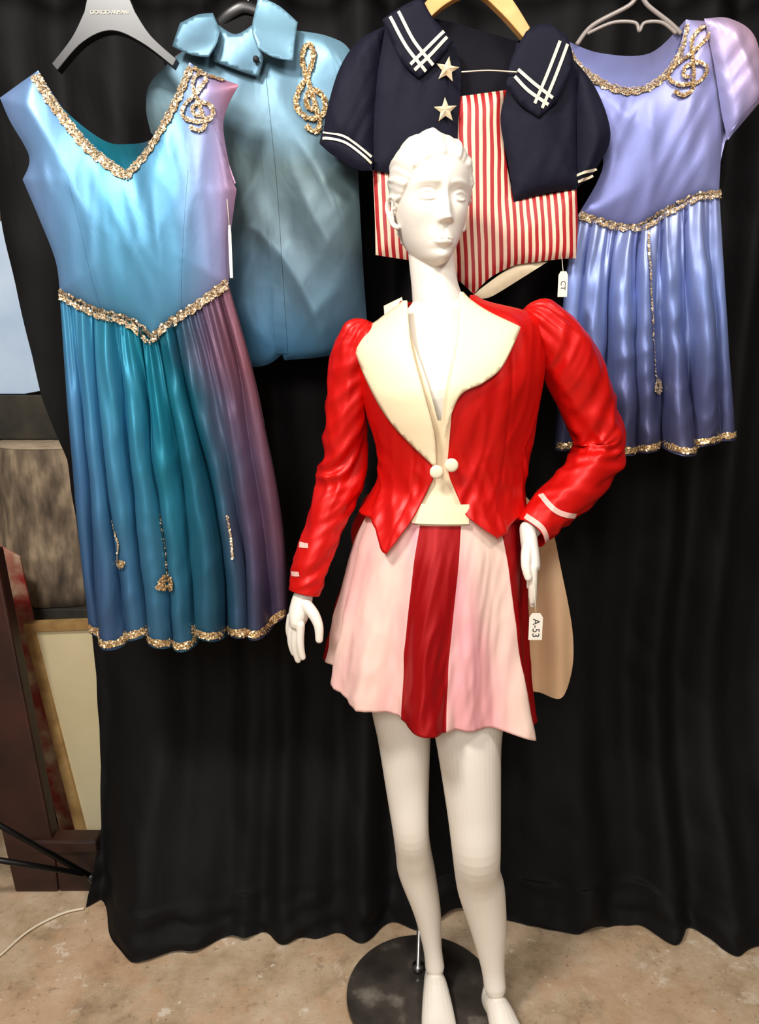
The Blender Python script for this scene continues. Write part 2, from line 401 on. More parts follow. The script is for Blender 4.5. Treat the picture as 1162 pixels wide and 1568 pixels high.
lsk=skirt_panel('skirt_front',coons(cr(wst,8)+cr(wst2,8)[1:],cr(P('-646,849 -579,822 -518,853 -462,829 -410,829 -380,860 -344,844 -307,856 -264,849 -205,884'),5),cr(P('-648,1571 -650,1428 -650,1237 -650,1066 -646,849'),6),cr(P('-305,1590 -265,1428 -242,1307 -218,1167 -204,1022 -205,884'),6)),YL,.045,8,.028,M_ldsk,LD,2)
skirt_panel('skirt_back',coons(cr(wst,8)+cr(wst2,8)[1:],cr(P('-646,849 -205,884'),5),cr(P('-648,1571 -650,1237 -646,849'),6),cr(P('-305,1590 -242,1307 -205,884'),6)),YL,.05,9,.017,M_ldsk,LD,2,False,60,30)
B=bvh(bod);B2=bvh(lsk);B3=bvh(bod,lsk)
def off(path,dx,dz): return [(a+dx,b+dz) for a,b in path]
for k,q in enumerate(['-336,1976 -322,1900 -300,1828 -284,1780','-606,1790 -590,1700 -574,1600 -566,1540','-372,1800 -384,1700 -396,1600 -402,1532']): ribbon('seam_%d'%k,cr(P(q),8),.0026,B,M_ld,LD,.0010,50)
sequins('neck_trim',[off(cr(P(neck),8),-.002,-.010)+off(cr(P(neck2),8),.002,-.010)],.019,B,M_silver,LD)
sequins('waist_trim',[cr(wst,8)+cr(wst2,8)[1:]],.018,B3,M_silver,LD,off=.005)
sequins('treble_clef',[clef(-.382,1.868,-.316,1.975,.0)],.007,B,M_silver,LD,off=.004)
sequins('shoulder_trim',[cr(P('-350,1985 -320,1970 -297,1967'),6)],.010,B,M_gold,LD,off=.004)
sequins('hem_trim',[hemline(lsk)],.014,B2,M_gold,LD,off=.004)
sequins('note_motifs',[cr(P('-462,1120 -455,1060 -452,985'),6),cr(P('-565,1110 -552,1060 -560,1020'),5),cr(P('-318,1120 -312,1070 -310,1030'),5)],.003,B2,M_silver,LD,off=.004)
sequins('note_heads',[cr(P('-466,975 -452,962 -440,975 -452,992 -462,972'),5),cr(P('-562,1018 -550,1010 -545,1022'),4)],.012,B2,M_gold,LD,off=.006)
hl=empty('black_suit_hanger')
slab('body',outl('-553,2078 -545,2103','-545,2103 -505,2110 -467,2103','-467,2103 -457,2078','-457,2078 -430,2038 -384,1998','-384,1998 -392,1985','-392,1985 -450,2026 -505,2046 -560,2026 -612,1978','-612,1978 -622,1990','-622,1990 -580,2035 -553,2078'),1.56,.022,M_blackp,hl,.006)
hook(hl,-.505,1.56,2.10,M_chrome)
cu=bpy.data.curves.new('t','FONT');cu.body='GIORGIO ARMANI';cu.size=.0088;cu.align_x='CENTER';cu.extrude=.0002;cu.materials.append(M_ribw)
to=bpy.data.objects.new('lettering',cu);SC.collection.objects.link(to);to.location=(-.505,1.5480,2.074);to.rotation_euler=(math.pi/2,0,0);to.parent=hl

# --- blue shirt
BS=empty('steel_blue_satin_shirt');YS=1.675
so=outl('-405,2055 -331,2080','-331,2080 -247,2045 -172,2095','-172,2095 -107,2085 -61,2059 -44,1989 -45,1840 -36,1646 -26,1499','-26,1499 -73,1464 -123,1446 -210,1438','-210,1438 -216,1450','-216,1450 -267,1424 -404,1426','-404,1426 -407,1646 -423,1840 -477,1903','-477,1903 -484,1950 -470,2001 -405,2055')
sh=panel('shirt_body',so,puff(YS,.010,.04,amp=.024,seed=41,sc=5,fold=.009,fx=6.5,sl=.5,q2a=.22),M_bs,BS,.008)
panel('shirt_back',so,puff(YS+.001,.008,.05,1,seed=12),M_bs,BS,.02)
def flat(Y0,a,seed,tx=0,tz=0,x0=0,z0=0): return lambda x,z,d: Y0+a*n1(x*14,z*14,seed)+tx*(x-x0)+tz*(z-z0)
slab('inner_collar',outl('-345,2105 -290,2135 -236,2145','-236,2145 -249,2071','-249,2071 -290,2050 -311,2060','-311,2060 -345,2105',n=4),YS-.002,.002,M_blackf,BS,0)
panel('collar_stand',outl('-322,2092 -285,2074 -244,2096','-244,2096 -232,2040 -244,1998','-244,1998 -290,2010 -335,2026','-335,2026 -322,2092',n=5),flat(YS-.036,.008,7),M_bs,BS,.008,.002)
panel('collar_wing_a',outl('-330,2112 -314,2074','-314,2074 -322,2046 -337,2024','-337,2024 -372,2030 -412,2050','-412,2050 -402,2078 -396,2094','-396,2094 -360,2110 -330,2112',n=4),flat(YS-.046,.008,1,tx=-.10,x0=-.36,tz=.2,z0=2.06),M_bs,BS,.007,.0015)
panel('collar_wing_b',outl('-240,2143 -198,2126 -163,2098','-163,2098 -168,2060 -172,2022','-172,2022 -212,2028 -240,2042','-240,2042 -252,2080 -240,2143',n=4),flat(YS-.046,.008,2,tx=.10,x0=-.2,tz=.2,z0=2.06),M_bs,BS,.007,.0015)
BSB=bvh(sh)
ribbon('sleeve_seam',cr(P('-110,2078 -92,2020 -80,1950 -62,1900'),8),.003,BSB,M_bs,BS,.0015,40)
sequins('treble_clef',[clef(-.178,1.895,-.112,2.066,-.02)],.009,BSB,M_gold,BS,off=.005)
ribbon('placket',cr(P('-244,2000 -232,1850 -222,1650 -214,1452'),8),.026,BSB,M_bs,BS,.002)
v,f=ctube([(-.246,YS-.046,2.026),(-.246,YS-.044,2.026)],[.0065,.0065],14);mk('button',v,f,M_ink,BS)
bh=empty('black_plastic_hanger')
v,f=tube(cr([(-.44,YS+.012,2.03),(-.36,YS+.012,2.08),(-.3,YS-.005,2.125),(-.25,YS-.005,2.13),(-.14,YS+.012,2.07),(-.06,YS+.012,2.02)],6),[(.005,.012)]*31,12,side=(0,1,0));mk('body',v,f,M_blackp,bh)
hook(bh,-.265,YS,2.13,M_chrome)

# --- sailor top
SL=empty('sailor_collar_top');Y=1.62
back=panel('back_panel',outl('12,2081 95,2102 270,2060 363,2041 403,1781 285,1634 164,1640 -8,1760 -5,1988 12,2081',n=3),puff(Y+.012,.012,.04,1),M_navyd,SL,.02)
FV=dict(fold=.005,fx=12,sl=.1)
vest=panel('striped_front',outl('159,1955 253,1967','253,1967 250,1880 273,1769','273,1769 340,1772 403,1784','403,1784 410,1715 410,1647','410,1647 367,1644 285,1634','285,1634 235,1610 198,1575','198,1575 167,1602','167,1602 158,1780 159,1955'),puff(Y,.010,.04,amp=.008,seed=21,fold=.006,fx=9,sl=.1),M_stripe,SL,.01)
panel('striped_side',outl('-14,1820 -10,1740 -8,1654','-8,1654 80,1641','80,1641 170,1600','170,1600 165,1800','165,1800 -14,1820'),puff(Y+.006,.010,.03,amp=.006,seed=22,**FV),M_stripe,SL,.012)
panel('cream_lining',outl('198,1575 285,1634 353,1641','353,1641 300,1608 240,1572 215,1566','215,1566 198,1575'),puff(Y+.008,.004,.02),M_cream,SL,.012)
nl=panel('navy_front_a',outl('12,2081 95,2102','95,2102 120,2070 150,2045','150,2045 162,1990 157,1880 164,1770','164,1770 80,1800 -11,1816','-11,1816 -12,1900 -5,1988 12,2081'),puff(Y-.006,.014,.03,amp=.008,seed=23,**FV),M_navy,SL,.01)
nr=panel('navy_front_b',outl('269,2049 363,2041','363,2041 389,1988 395,1880 403,1781','403,1781 340,1772 274,1756','274,1756 262,1820 242,1910 253,1964','253,1964 269,2049'),puff(Y-.008,.014,.03,amp=.01,seed=24,fold=.007,fx=13,sl=.3),M_navy,SL,.009)
s1=panel('puff_sleeve_a',outl('12,2081 -40,2056 -79,2006 -106,1928 -115,1874','-115,1874 -68,1850 -12,1822','-12,1822 -9,1892 -2,1988 12,2081'),puff(Y-.002,.024,.03,amp=.010,seed=25,sc=10,fold=.009,fx=16,sl=.3),M_navy,SL,.008)
s1b=panel('sleeve_cuff_a',outl('-115,1884 -66,1874 -12,1840','-12,1840 -15,1812','-15,1812 -40,1812 -68,1825 -100,1845 -120,1862','-120,1862 -115,1884'),puff(Y-.024,.014,.02,amp=.004,seed=5),M_navy,SL,.01)
s2=panel('puff_sleeve_b',outl('363,2041 422,1982 458,1916 464,1865 432,1806','432,1806 400,1780','400,1780 395,1880 383,1990 363,2041'),puff(Y-.002,.024,.03,amp=.010,seed=26,sc=10,fold=.009,fx=16,sl=-.3),M_navy,SL,.008)
ca=panel('collar_flap_a',outl('5,2079 40,2100 80,2118','80,2118 100,2085 143,2041','143,2041 110,2005 77,1976','77,1976 40,2010 5,2079',n=5),puff(Y-.034,.003,.02,amp=.004,seed=27,lip=.001),M_navy,SL,.01,.002)
cb=panel('collar_flap_b',outl('282,2058 320,2072 362,2050','362,2050 375,2000 352,1940','352,1940 314,1905','314,1905 275,1930 246,1964','246,1964 255,2010 282,2058',n=5),puff(Y-.036,.003,.02,amp=.004,seed=28,lip=.001),M_navy,SL,.01,.002)
CB=bvh(ca,cb);CF=bvh(s1,s1b,s2)
st=['20,2083 52,2030 90,1988','36,2092 66,2040 104,1999','68,1990 100,2018 130,2048','60,2000 94,2030 124,2058','362,2035 340,1975 318,1922','347,2040 325,1982 303,1930','262,1978 290,1952 330,1928','268,1990 300,1965 338,1940']
for k,q in enumerate(st): ribbon('braid_%d'%k,cr(P(q),6),.006,CB,M_ribw,SL,.003,30)
for k,q in enumerate(['-112,1882 -66,1872 -16,1836','-113,1870 -66,1860 -16,1824']): ribbon('cuff_braid_%d'%k,cr(P(q),6),.005,CF,M_ribw,SL,.003,30)
for k,q in enumerate(['400,1806 425,1812 440,1818','404,1794 422,1800 434,1806']): ribbon('cuff_braid_b%d'%k,cr(P(q),6),.005,CF,M_ribw,SL,.003,20)
M_star=mat('cream_star',rough=.5,noisecol=(120,[(.35,(214,184,140)),(.6,(244,226,192))]))
ST=bvh(nl,vest)
def star(name,x,z,R,rot=0):
    h,_=hit(ST,x,z);y=h.y-.008
    V=[(x,y-.007,z)]+[(x+(R if k%2==0 else R*.42)*math.sin(rot+k*math.pi/5),y+.001,z+(R if k%2==0 else R*.42)*math.cos(rot+k*math.pi/5)) for k in range(10)]
    mk(name,V,[(0,1+(k+1)%10,1+k) for k in range(10)],M_star,SL,smooth=False)
star('star_1',.132,1.994,.024,.15);star('star_2',.130,1.922,.024,-.05)
v,f=tube(cr([(.159,Y-.04,1.986),(.21,Y-.045,1.987),(.266,Y-.045,1.984)],4),[.0012]*9,6);mk('fastening_cord',v,f,M_ribw,SL)
hw=empty('wooden_coat_hanger')
slab('body',outl('60,2085 120,2142 184,2168 245,2130 292,2070','292,2070 280,2052','280,2052 232,2098 184,2130 130,2112 78,2070','78,2070 60,2085'),Y-.012,.022,M_wood,hw,.008)
hook(hw,.184,Y-.012,2.15,M_chrome)

# --- right dress
RD=empty('lavender_satin_dress');Y=1.665
rn=cr(P('378,2073 410,2031 472,1995 526,1987 571,2007 607,2055 618,2111'),8)
rw=P('420,1738 483,1718 546,1712 592,1738 658,1770 716,1780')
rf=outl(P('378,2073 410,2031 472,1995 526,1987 571,2007 607,2055 618,2111'),'618,2111 670,2103','670,2103 700,2000 712,1930','712,1930 713,1840 716,1780',rw[::-1],'420,1738 468,1840 429,1928 370,1990','370,1990 350,2035','350,2035 378,2073')
rb=panel('bodice_front',rf,puff(Y,.018,.05,amp=.008,seed=31,fold=.006,fx=11,sl=.25),M_rd,RD,.009)
rsl=panel('sleeve',outl('648,2106 700,2106 755,2070 785,1965','785,1965 752,1925 717,1882','717,1882 700,1930 676,2020 648,2106'),puff(Y-.016,.022,.03,amp=.012,seed=33,sc=9,fold=.007,fx=15,sl=.4),M_rd,RD,.009)
ribbon('sleeve_hem',cr(P('776,1972 745,1936 716,1896'),6),.003,bvh(rsl),M_rd,RD,.0015,30)
panel('bodice_back',outl('378,2073 450,2050 550,2050 618,2111','618,2111 695,2103 750,2073 783,1965','783,1965 719,1884','719,1884 713,1840 716,1780',rw[::-1],'420,1738 468,1840 429,1928 370,1990','370,1990 350,2035','350,2035 378,2073'),puff(Y+.001,.02,.05,1),M_rd,RD,.02)
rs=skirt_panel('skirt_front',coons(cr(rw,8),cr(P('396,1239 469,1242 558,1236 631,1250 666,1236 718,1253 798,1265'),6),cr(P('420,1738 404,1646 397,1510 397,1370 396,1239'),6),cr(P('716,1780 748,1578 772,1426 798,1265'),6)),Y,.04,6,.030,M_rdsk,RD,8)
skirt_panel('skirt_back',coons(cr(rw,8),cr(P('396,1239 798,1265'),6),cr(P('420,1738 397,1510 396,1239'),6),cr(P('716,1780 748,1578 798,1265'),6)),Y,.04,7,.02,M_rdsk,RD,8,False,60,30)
B=bvh(rb);B2=bvh(rs);B3=bvh(rb,rs)
sequins('neck_trim',[off(rn,-.004,-.010)],.018,B,M_silver,RD)
sequins('waist_trim',[cr(rw,8)],.016,B3,M_silver,RD,off=.006)
sequins('treble_clef',[clef(.585,1.96,.665,2.095,.03)],.007,B,M_gold,RD,off=.006)
sequins('hem_trim',[hemline(rs)],.012,B2,M_gold,RD,off=.004)
sequins('note_stem',[cr(P('560,1700 568,1600 585,1480 600,1390'),6)],.003,B2,M_silver,RD,off=.004)
sequins('note_head',[cr(P('592,1382 604,1370 612,1382 602,1394 594,1380'),5)],.012,B2,M_silver,RD,off=.005)
hr=empty('clear_plastic_hanger')
v,f=tube(cr([(.40,Y,2.065),(.43,Y,2.10),(.50,Y,2.135),(.52,Y,2.155),(.54,Y,2.135),(.585,Y,2.105),(.61,Y,2.085)],6),[.0045]*37,10);mk('arms',v,f,M_clear,hr)
v,f=tube(cr([(.42,Y,2.085),(.47,Y,2.105),(.515,Y,2.105),(.525,Y,2.09),(.535,Y,2.105),(.57,Y,2.105),(.6,Y,2.085)],6),[.0035]*37,10);mk('strap_bar',v,f,M_clear,hr)
hook(hr,.52,Y,2.15,M_chrome)

# ------------------------------------------------------------ mannequin
CY=1.45
TT=[(.86,.115,.165,.125,0),(1.00,.115,.162,.125,0),(1.10,.118,.156,.120,-.01),(1.16,.130,.146,.110,0),(1.21,.144,.136,.102,.02),(1.27,.147,.141,.106,.05),(1.34,.143,.156,.122,.08),(1.39,.140,.165,.130,.10),(1.43,.137,.169,.118,.13),(1.47,.132,.170,.100,.16),(1.495,.128,.160,.085,.17),(1.515,.122,.130,.073,.16),(1.535,.115,.085,.064,.10),(1.555,.11,.056,.055,.05)]
TL=[t[0] for t in TT]
def tor(L):
    r=[]
    for k in range(1,5):
        r.append(sum(np.interp(L+d,TL,[t[k] for t in TT]) for d in (-.012,-.006,0,.006,.012))/5)
    return r
def tpt(L,th,o=0,sc=1):
    cx,a,b,ti=tor(L);a=a*sc+o;b=b*sc+o
    x=cx+a*math.sin(th);c=math.cos(th)
    y=CY-b*(c if c>0 else c*.9)
    return (x,y,L+ti*(x-cx))
def surf(x,z,o=0):
    L=z
    for _ in range(3):
        cx,a,b,ti=tor(L);L=z-ti*(x-cx)
    cx,a,b,ti=tor(L);a+=o;b+=o;q=min(.995,abs(x-cx)/a)
    return CY-b*math.sqrt(1-q*q)
MN=empty('white_female_mannequin')
parts=[]
nr_,nn_=46,48;V=[];F=[]
for j in range(nr_):
    L=.84+(1.55-.84)*j/(nr_-1)
    for i in range(nn_): V.append(tpt(L,2*math.pi*i/nn_,-.006,.94-.10*sm(1.38,1.46,L)))
for j in range(nr_-1):
    for i in range(nn_):
        a=j*nn_+i;b=j*nn_+(i+1)%nn_;F.append((a,b,b+nn_,a+nn_))
F.append(tuple(range(nn_-1,-1,-1)));F.append(tuple((nr_-1)*nn_+k for k in range(nn_)))
parts.append((V,F))
parts.append(ctube([(.12,1.455,1.48),(.114,1.452,1.53),(.105,1.45,1.57),(.098,1.455,1.62),(.094,1.46,1.67)],[.075,.054,.0445,.0425,.044],28))
parts.append(ctube([(.05,1.45,.86),(.046,1.44,.74),(.052,1.43,.66),(.060,1.415,.54),(.067,1.405,.455),(.074,1.425,.39),(.083,1.445,.325),(.107,1.445,.225),(.120,1.44,.135),(.126,1.435,.085)],[.08,.066,.056,.045,.0385,.039,.041,.031,.0215,.022],40))
parts.append(ctube([(.175,1.42,.86),(.180,1.385,.72),(.183,1.37,.66),(.193,1.355,.54),(.199,1.345,.455),(.207,1.37,.38),(.219,1.385,.325),(.236,1.385,.235),(.247,1.375,.145),(.252,1.365,.10)],[.085,.072,.064,.055,.050,.048,.050,.040,.026,.024],40))
def foot(ax,ay,az,dx):
    q=[]
    Vd=Vector((dx,-1,0)).normalized()
    def g(f,z): return (ax+Vd.x*f,ay+Vd.y*f,z)
    q.append(ctube([g(-.022,az*.62),g(-.015,az*.5),g(.02,az*.62),g(.055,az*.5),(g(.095,az*.30+.002)),g(.125,.022)],[(.018,.022),(.022,.026),(.027,.028),(.033,.024),(.038,.019),(.037,.014)],20,side=(1,0,0)))
    for k in range(5):
        o=(k-2)*.0145
        s=Vector((-Vd.y,Vd.x,0))
        ln=[.048,.05,.046,.04,.032][k if dx<.1 else 4-k]
        a=Vector(g(.115,.02))+s*o;b=a+Vd*ln+Vector((0,0,-.009))
        r=.0098 if (k==(0 if dx<.1 else 4)) else .0078
        q.append(ctube([a,(a+b)/2+Vector((0,0,.002)),b],[r,r,r*.85],12))
    return q
parts+=foot(.126,1.435,.085,.03);parts+=foot(.252,1.365,.10,.28)
parts.append(ctube([(-.01,1.45,1.44),(-.052,1.46,1.36),(-.072,1.475,1.226),(-.102,1.455,1.13),(-.137,1.43,1.03),(-.150,1.42,.985)],[.028,.024,.024,.023,.021,.018],20))
parts.append(ctube([(.26,1.45,1.46),(.36,1.46,1.425),(.413,1.48,1.35),(.443,1.49,1.268),(.402,1.455,1.206),(.336,1.415,1.153),(.287,1.38,1.118)],[.028,.026,.025,.024,.023,.021,.018],20))
def hand(palm,fing,thumb):
    q=[ctube(palm[0],palm[1],20,side=palm[2])]
    for c,r in fing+[thumb]: q.append(ctube(c,r,12))
    return q
W=Vector((-.151,1.42,.985))
def fch(base,dirs,lens,r):
    p=Vector(base);c=[tuple(p)]
    for d,l in zip(dirs,lens):
        p=p+Vector(d).normalized()*l;c.append(tuple(p))
    return (c,[r,r*.98,r*.9,r*.78])
# hanging hand: palm toward the thigh, thumb on the body side
parts+=hand(([tuple(W),(-.156,1.416,.965),(-.162,1.412,.940),(-.165,1.410,.925)],[(.018,.016),(.021,.022),(.021,.028),(.017,.029)],(1,0,0)),
 [fch((-.156,1.388,.926),[(-.06,-.05,-1),(.06,.0,-1),(.20,.04,-1)],[.032,.021,.015],.0084),
  fch((-.166,1.400,.924),[(-.10,0,-1),(.06,.02,-1),(.2,.04,-1)],[.036,.024,.018],.0086),
  fch((-.175,1.414,.925),[(-.14,.03,-1),(.06,.04,-1),(.24,.05,-1)],[.033,.022,.016],.0082),
  fch((-.181,1.428,.930),[(-.16,.08,-1),(.06,.06,-1),(.24,.06,-1)],[.026,.017,.014],.0074)],
 ([(-.146,1.400,.964),(-.130,1.388,.948),(-.120,1.380,.926),(-.119,1.377,.900)],[.0125,.0115,.0095,.0078]))
# hand resting at the hip, seen from the thumb side
HZ=.010
def up(c): return [(a,b,z+HZ) for a,b,z in c]
def fch2(*a): c,r=fch(*a); return (up(c),r)
parts+=hand((up([(.283,1.375,1.115),(.284,1.360,1.090),(.287,1.350,1.065),(.289,1.347,1.050)]),[(.016,.017),(.016,.020),(.015,.026),(.014,.027)],(1,0,0)),
 [fch2((.286,1.324,1.052),[(.02,-.02,-1),(.05,.10,-1),(.05,.2,-1)],[.030,.022,.015],.0080),
  fch2((.289,1.340,1.048),[(.04,.0,-1),(.06,.08,-1),(.05,.2,-1)],[.034,.024,.017],.0082),
  fch2((.290,1.356,1.050),[(.05,.03,-1),(.05,.1,-1),(.02,.2,-1)],[.031,.022,.015],.0078),
  fch2((.289,1.371,1.055),[(.06,.05,-1),(.04,.12,-1),(0,.2,-1)],[.025,.018,.014],.0070)],
 (up([(.280,1.350,1.090),(.274,1.334,1.075),(.272,1.322,1.055),(.276,1.317,1.036)]),[.0115,.0105,.009,.0074]))
# head
HT=[(-.006,.003,.034,0),(-.003,.014,.054,.01),(.003,.0235,.065,.022),(.010,.031,.071,.035),(.03,.0435,.0745,.052),(.05,.0525,.0765,.066),(.07,.0598,.0795,.076),(.09,.0645,.081,.086),(.11,.067,.082,.094),(.13,.069,.085,.099),(.15,.070,.085,.100),(.17,.068,.079,.096),(.19,.060,.066,.084),(.21,.043,.044,.058),(.221,.024,.023,.032),(.227,.004,.003,.005)]
hz=[h[0] for h in HT]
def hv(z,k):
    q=(.3+.7*sm(-.006,.02,z))
    return sum(np.interp(min(.227,max(-.006,z+d*q)),hz,[h[k] for h in HT]) for d in (-.008,-.005,-.002,0,.002,.005,.008))/7
def G(x,z,cx,cz,sx,sz): return math.exp(-((x-cx)/sx)**2/2-((z-cz)/sz)**2/2)
def gz(v,s): return math.exp(-(v/s)**2)
NA,NZ=300,260;V=[];F=[]
yaw=math.radians(16);cyw,syw=math.cos(yaw),math.sin(yaw);HO=Vector((.093,1.445,1.613))
def hw_(x,yf,z):
    X=x*cyw+yf*syw;Yw=x*syw-yf*cyw
    return HO+Vector((X,Yw,z))
for j in range(NZ+1):
    q=j/NZ; z=.1105-.1165*math.cos(math.pi*q)
    w=hv(z,1);f_=hv(z,2);b_=hv(z,3)
    for i in range(NA):
        a=2*math.pi*i/NA;s,c=math.sin(a),math.cos(a)
        x=w*s;yf=(f_ if c>0 else b_)*c
        if c>0: yf=f_*abs(c)**.9
        ax=abs(x);d=0
        if c>0.1:
            g=sm(.1,.45,c)
            t=min(1,max(0,(.120-z)/(.120-.070)))
            na=(.0028+.0155*t**1.25)*sm(.0605,.0685,z)*sm(.142,.106,z)
            d+=na*math.exp(-(x/(.0046+.0022*t))**2/2)
            d+=.0022*G(x,z,0,.0705,.0050,.0040)
            d+=.0055*G(ax,z,.0088,.0680,.0036,.0036)
            d-=.0026*G(ax,z,.0050,.0620,.0024,.0014)
            d-=.0080*G(ax,z,.0305,.1110,.0150,.0085)
            d-=.0040*G(ax,z,.0125,.1120,.0055,.0090)
            ex=(ax-.0310)/.0150
            tilt=.0010*ex
            eb=ex**2+((z-.1080-tilt)/.0092)**2
            if eb<1: d+=.0052*math.sqrt(1-eb)
            up_=max(0,1-ex**2)
            arcu=.1078+tilt+.0062*up_;arcl=.1078+tilt-.0046*up_
            inx=sm(1.15,.85,abs(ex))
            d+=inx*(.0026*sm(arcu-.0006,arcu+.0006,z)*sm(arcu+.0075,arcu+.0035,z))
            d-=inx*.0024*gz(z-arcu-.0062,.0012)
            d+=inx*.0020*sm(arcl+.0005,arcl-.0005,z)*sm(arcl-.0055,arcl-.0020,z)
            bz=.1285+.0026*math.cos((ax-.030)*70)
            d+=.0020*gz(z-bz,.0045)*sm(.054,.040,ax)*sm(.006,.016,ax)
            d+=.0050*G(ax,z,.0380,.0830,.0150,.0130)
            d+=.0046*G(x,z,0,.0370,.0190,.0120)
            lw=max(0,1-(ax/.0205)**2)**.7
            zt=.0352+.0006*math.cos(ax*260)-.0003
            top=.0062*lw-.0012*G(x,0,0,0,.0022,1)
            d+=(.0050*lw)*sm(zt-.0002,zt+.0010,z)*sm(zt+top+.0022,zt+top-.0020,z)
            d+=(.0060*lw)*sm(zt+.0002,zt-.0012,z)*sm(zt-.0098*lw-.0015,zt-.0060*lw,z)
            d-=.0026*gz(z-zt,.0009)*sm(.0205,.016,ax)
            d-=.0012*G(ax,z,.0215,.0350,.0026,.0026)
            d-=.0013*G(x,z,0,.0495,.0020,.0055)
            d-=.0040*G(x,z,0,.0200,.0120,.0035)
            d+=.0056*G(x,z,0,.0075,.0130,.0085)
            d*=g
        yf+=d
        hl_=.172-.026*(ax/.055)**2 if ax<.052 else .1488-(ax-.052)*3.4
        if c>0: hl_=max(hl_,.09); k=sm(hl_-.0015,hl_+.0045,z)
        else: k=sm(.075,.115,z)+(1-sm(.075,.115,z))*sm(-.45,-.65,c)*sm(.02,.05,z)
        zz=z
        if k>0:
            ph=math.atan2(x,z-.085)
            wv=ph*21+2.2*n1(ph*2.2,yf*14,1)+yf*14
            rg=(1-abs(math.sin(wv*.5))*1.5)+.3*math.sin(wv*2.3+3*n1(ph*5,yf*26,3))
            th=.0046+.0023*rg
            r=Vector((x/.07,yf/.09,(z-.1)/.12));r.normalize()
            x+=r.x*th*k;yf+=r.y*th*k;zz=z+r.z*th*k
        V.append(hw_(x,yf,zz))
for j in range(NZ):
    for i in range(NA):
        a=j*NA+i;b=j*NA+(i+1)%NA;F.append((a,b,b+NA,a+NA))
F.append(tuple(range(NA-1,-1,-1)));F.append(tuple(NZ*NA+k for k in range(NA)))
parts.append((V,F))
for sx in (-1,1):
    e=[(.063,.002,.064),(.068,-.004,.068),(.073,-.012,.080),(.077,-.020,.098),(.076,-.017,.112),(.073,-.006,.117),(.070,.006,.111),(.067,.008,.100),(.066,.002,.094)]
    parts.append(ctube([hw_(sx*a,b,c) for a,b,c in e],[.0045,.005,.0042,.0038,.0038,.0038,.0038,.0034,.003],10))
    e=[(.069,-.006,.074),(.070,-.010,.09),(.070,-.006,.106)];parts.append(ctube([hw_(sx*a,b,c) for a,b,c in e],[(.003,.007),(.003,.009),(.003,.008)],12,side=(1,0,0)))
V,F=join(parts)
body=mk('body',V,F,M_white,MN)
r=body.modifiers.new('r','REMESH');r.mode='VOXEL';r.voxel_size=.0014;r.use_smooth_shade=True
s=body.modifiers.new('s','SMOOTH');s.factor=.5;s.iterations=2
v,f=tube([(.098,1.44,.0),(.098,1.44,.001),(.098,1.44,.009),(.098,1.44,.012)],[.172,.174,.174,.171],80);mk('base_disc',v,f,M_base,MN)
v,f=tube([(.092,1.50,.012),(.092,1.50,.03),(.092,1.50,.031),(.095,1.475,.30)],[.013,.013,.006,.006],14);mk('support_rod',v,f,M_chrome,MN)

# ------------------------------------------------------------ tailcoat
TC=empty('red_satin_tailcoat')
ELx=([1.08,1.092,1.16,1.227,1.25,1.40,1.56],[.022,.029,.070,.100,.098,.055,.03]);ERx=([1.10,1.12,1.16,1.227,1.25,1.40,1.56],[.215,.205,.158,.130,.124,.13,.165])
def jk(u,v):
    hl_=1.145
    if u<.12: hl_=1.088+(1.145-1.088)*sm(0,.12,u)**.8
    if u>.88: hl_=1.118+(1.145-1.118)*sm(1,.88,u)
    top=1.553
    L=top+(hl_-top)*v
    cx,a,b,ti=tor(L);a+=.006
    xl=np.interp(L,*ELx);xr=np.interp(L,*ERx)
    t0=math.asin(max(-.98,min(.98,(xl-cx)/a)));t1=math.asin(max(-.98,min(.98,(xr-cx)/a)))
    th=t0-(2*math.pi-(t1-t0))*u
    s=math.sin(th)
    low=sm(1.36,1.2,L)
    w=.0016*n1(s*5,math.cos(th)*2,L*9)+.0028*low*(1-3*abs(n1(s*6+L*14,math.cos(th)*2,L*16)))+.0014*(1-3*abs(n1(s*7-L*9,math.cos(th)*3,L*9)))
    w-=.0016*math.exp(-((abs(s)-.56)/.018)**2)*(1 if math.cos(th)>0 else 0)*sm(1.46,1.42,L)
    flare=.008*sm(1.2,1.1,L)*abs(s)+.014*sm(1.2,1.08,L)
    edge=.004*max(0,1-min(u,1-u)/.03)*sm(1.24,1.15,L)
    return tpt(L,th,.008+w+flare+edge)
jacket=grid('coat_body',260,110,jk,M_red,TC,solid=.002)
def on(o,amp=.001,curl=0):
    return lambda x,z,d: surf(x,z,o+.002*(1-math.exp(-d/.01)))+amp*n1(x*16,z*16)
lapl=panel('lapel_a',outl('44,1546 24,1532 -8,1510 -54,1482','-54,1482 -24,1405 22,1328 103,1248','103,1248 98,1310 76,1390 56,1470 50,1546','50,1546 44,1546'),on(.020),M_cream,TC,.006,.003)
lapr=panel('lapel_b',outl('150,1560 168,1543 200,1522 252,1498','252,1498 215,1430 180,1402 138,1378 116,1306','116,1306 118,1386 136,1476 144,1560','144,1560 150,1560'),on(.020),M_cream,TC,.006,.003)
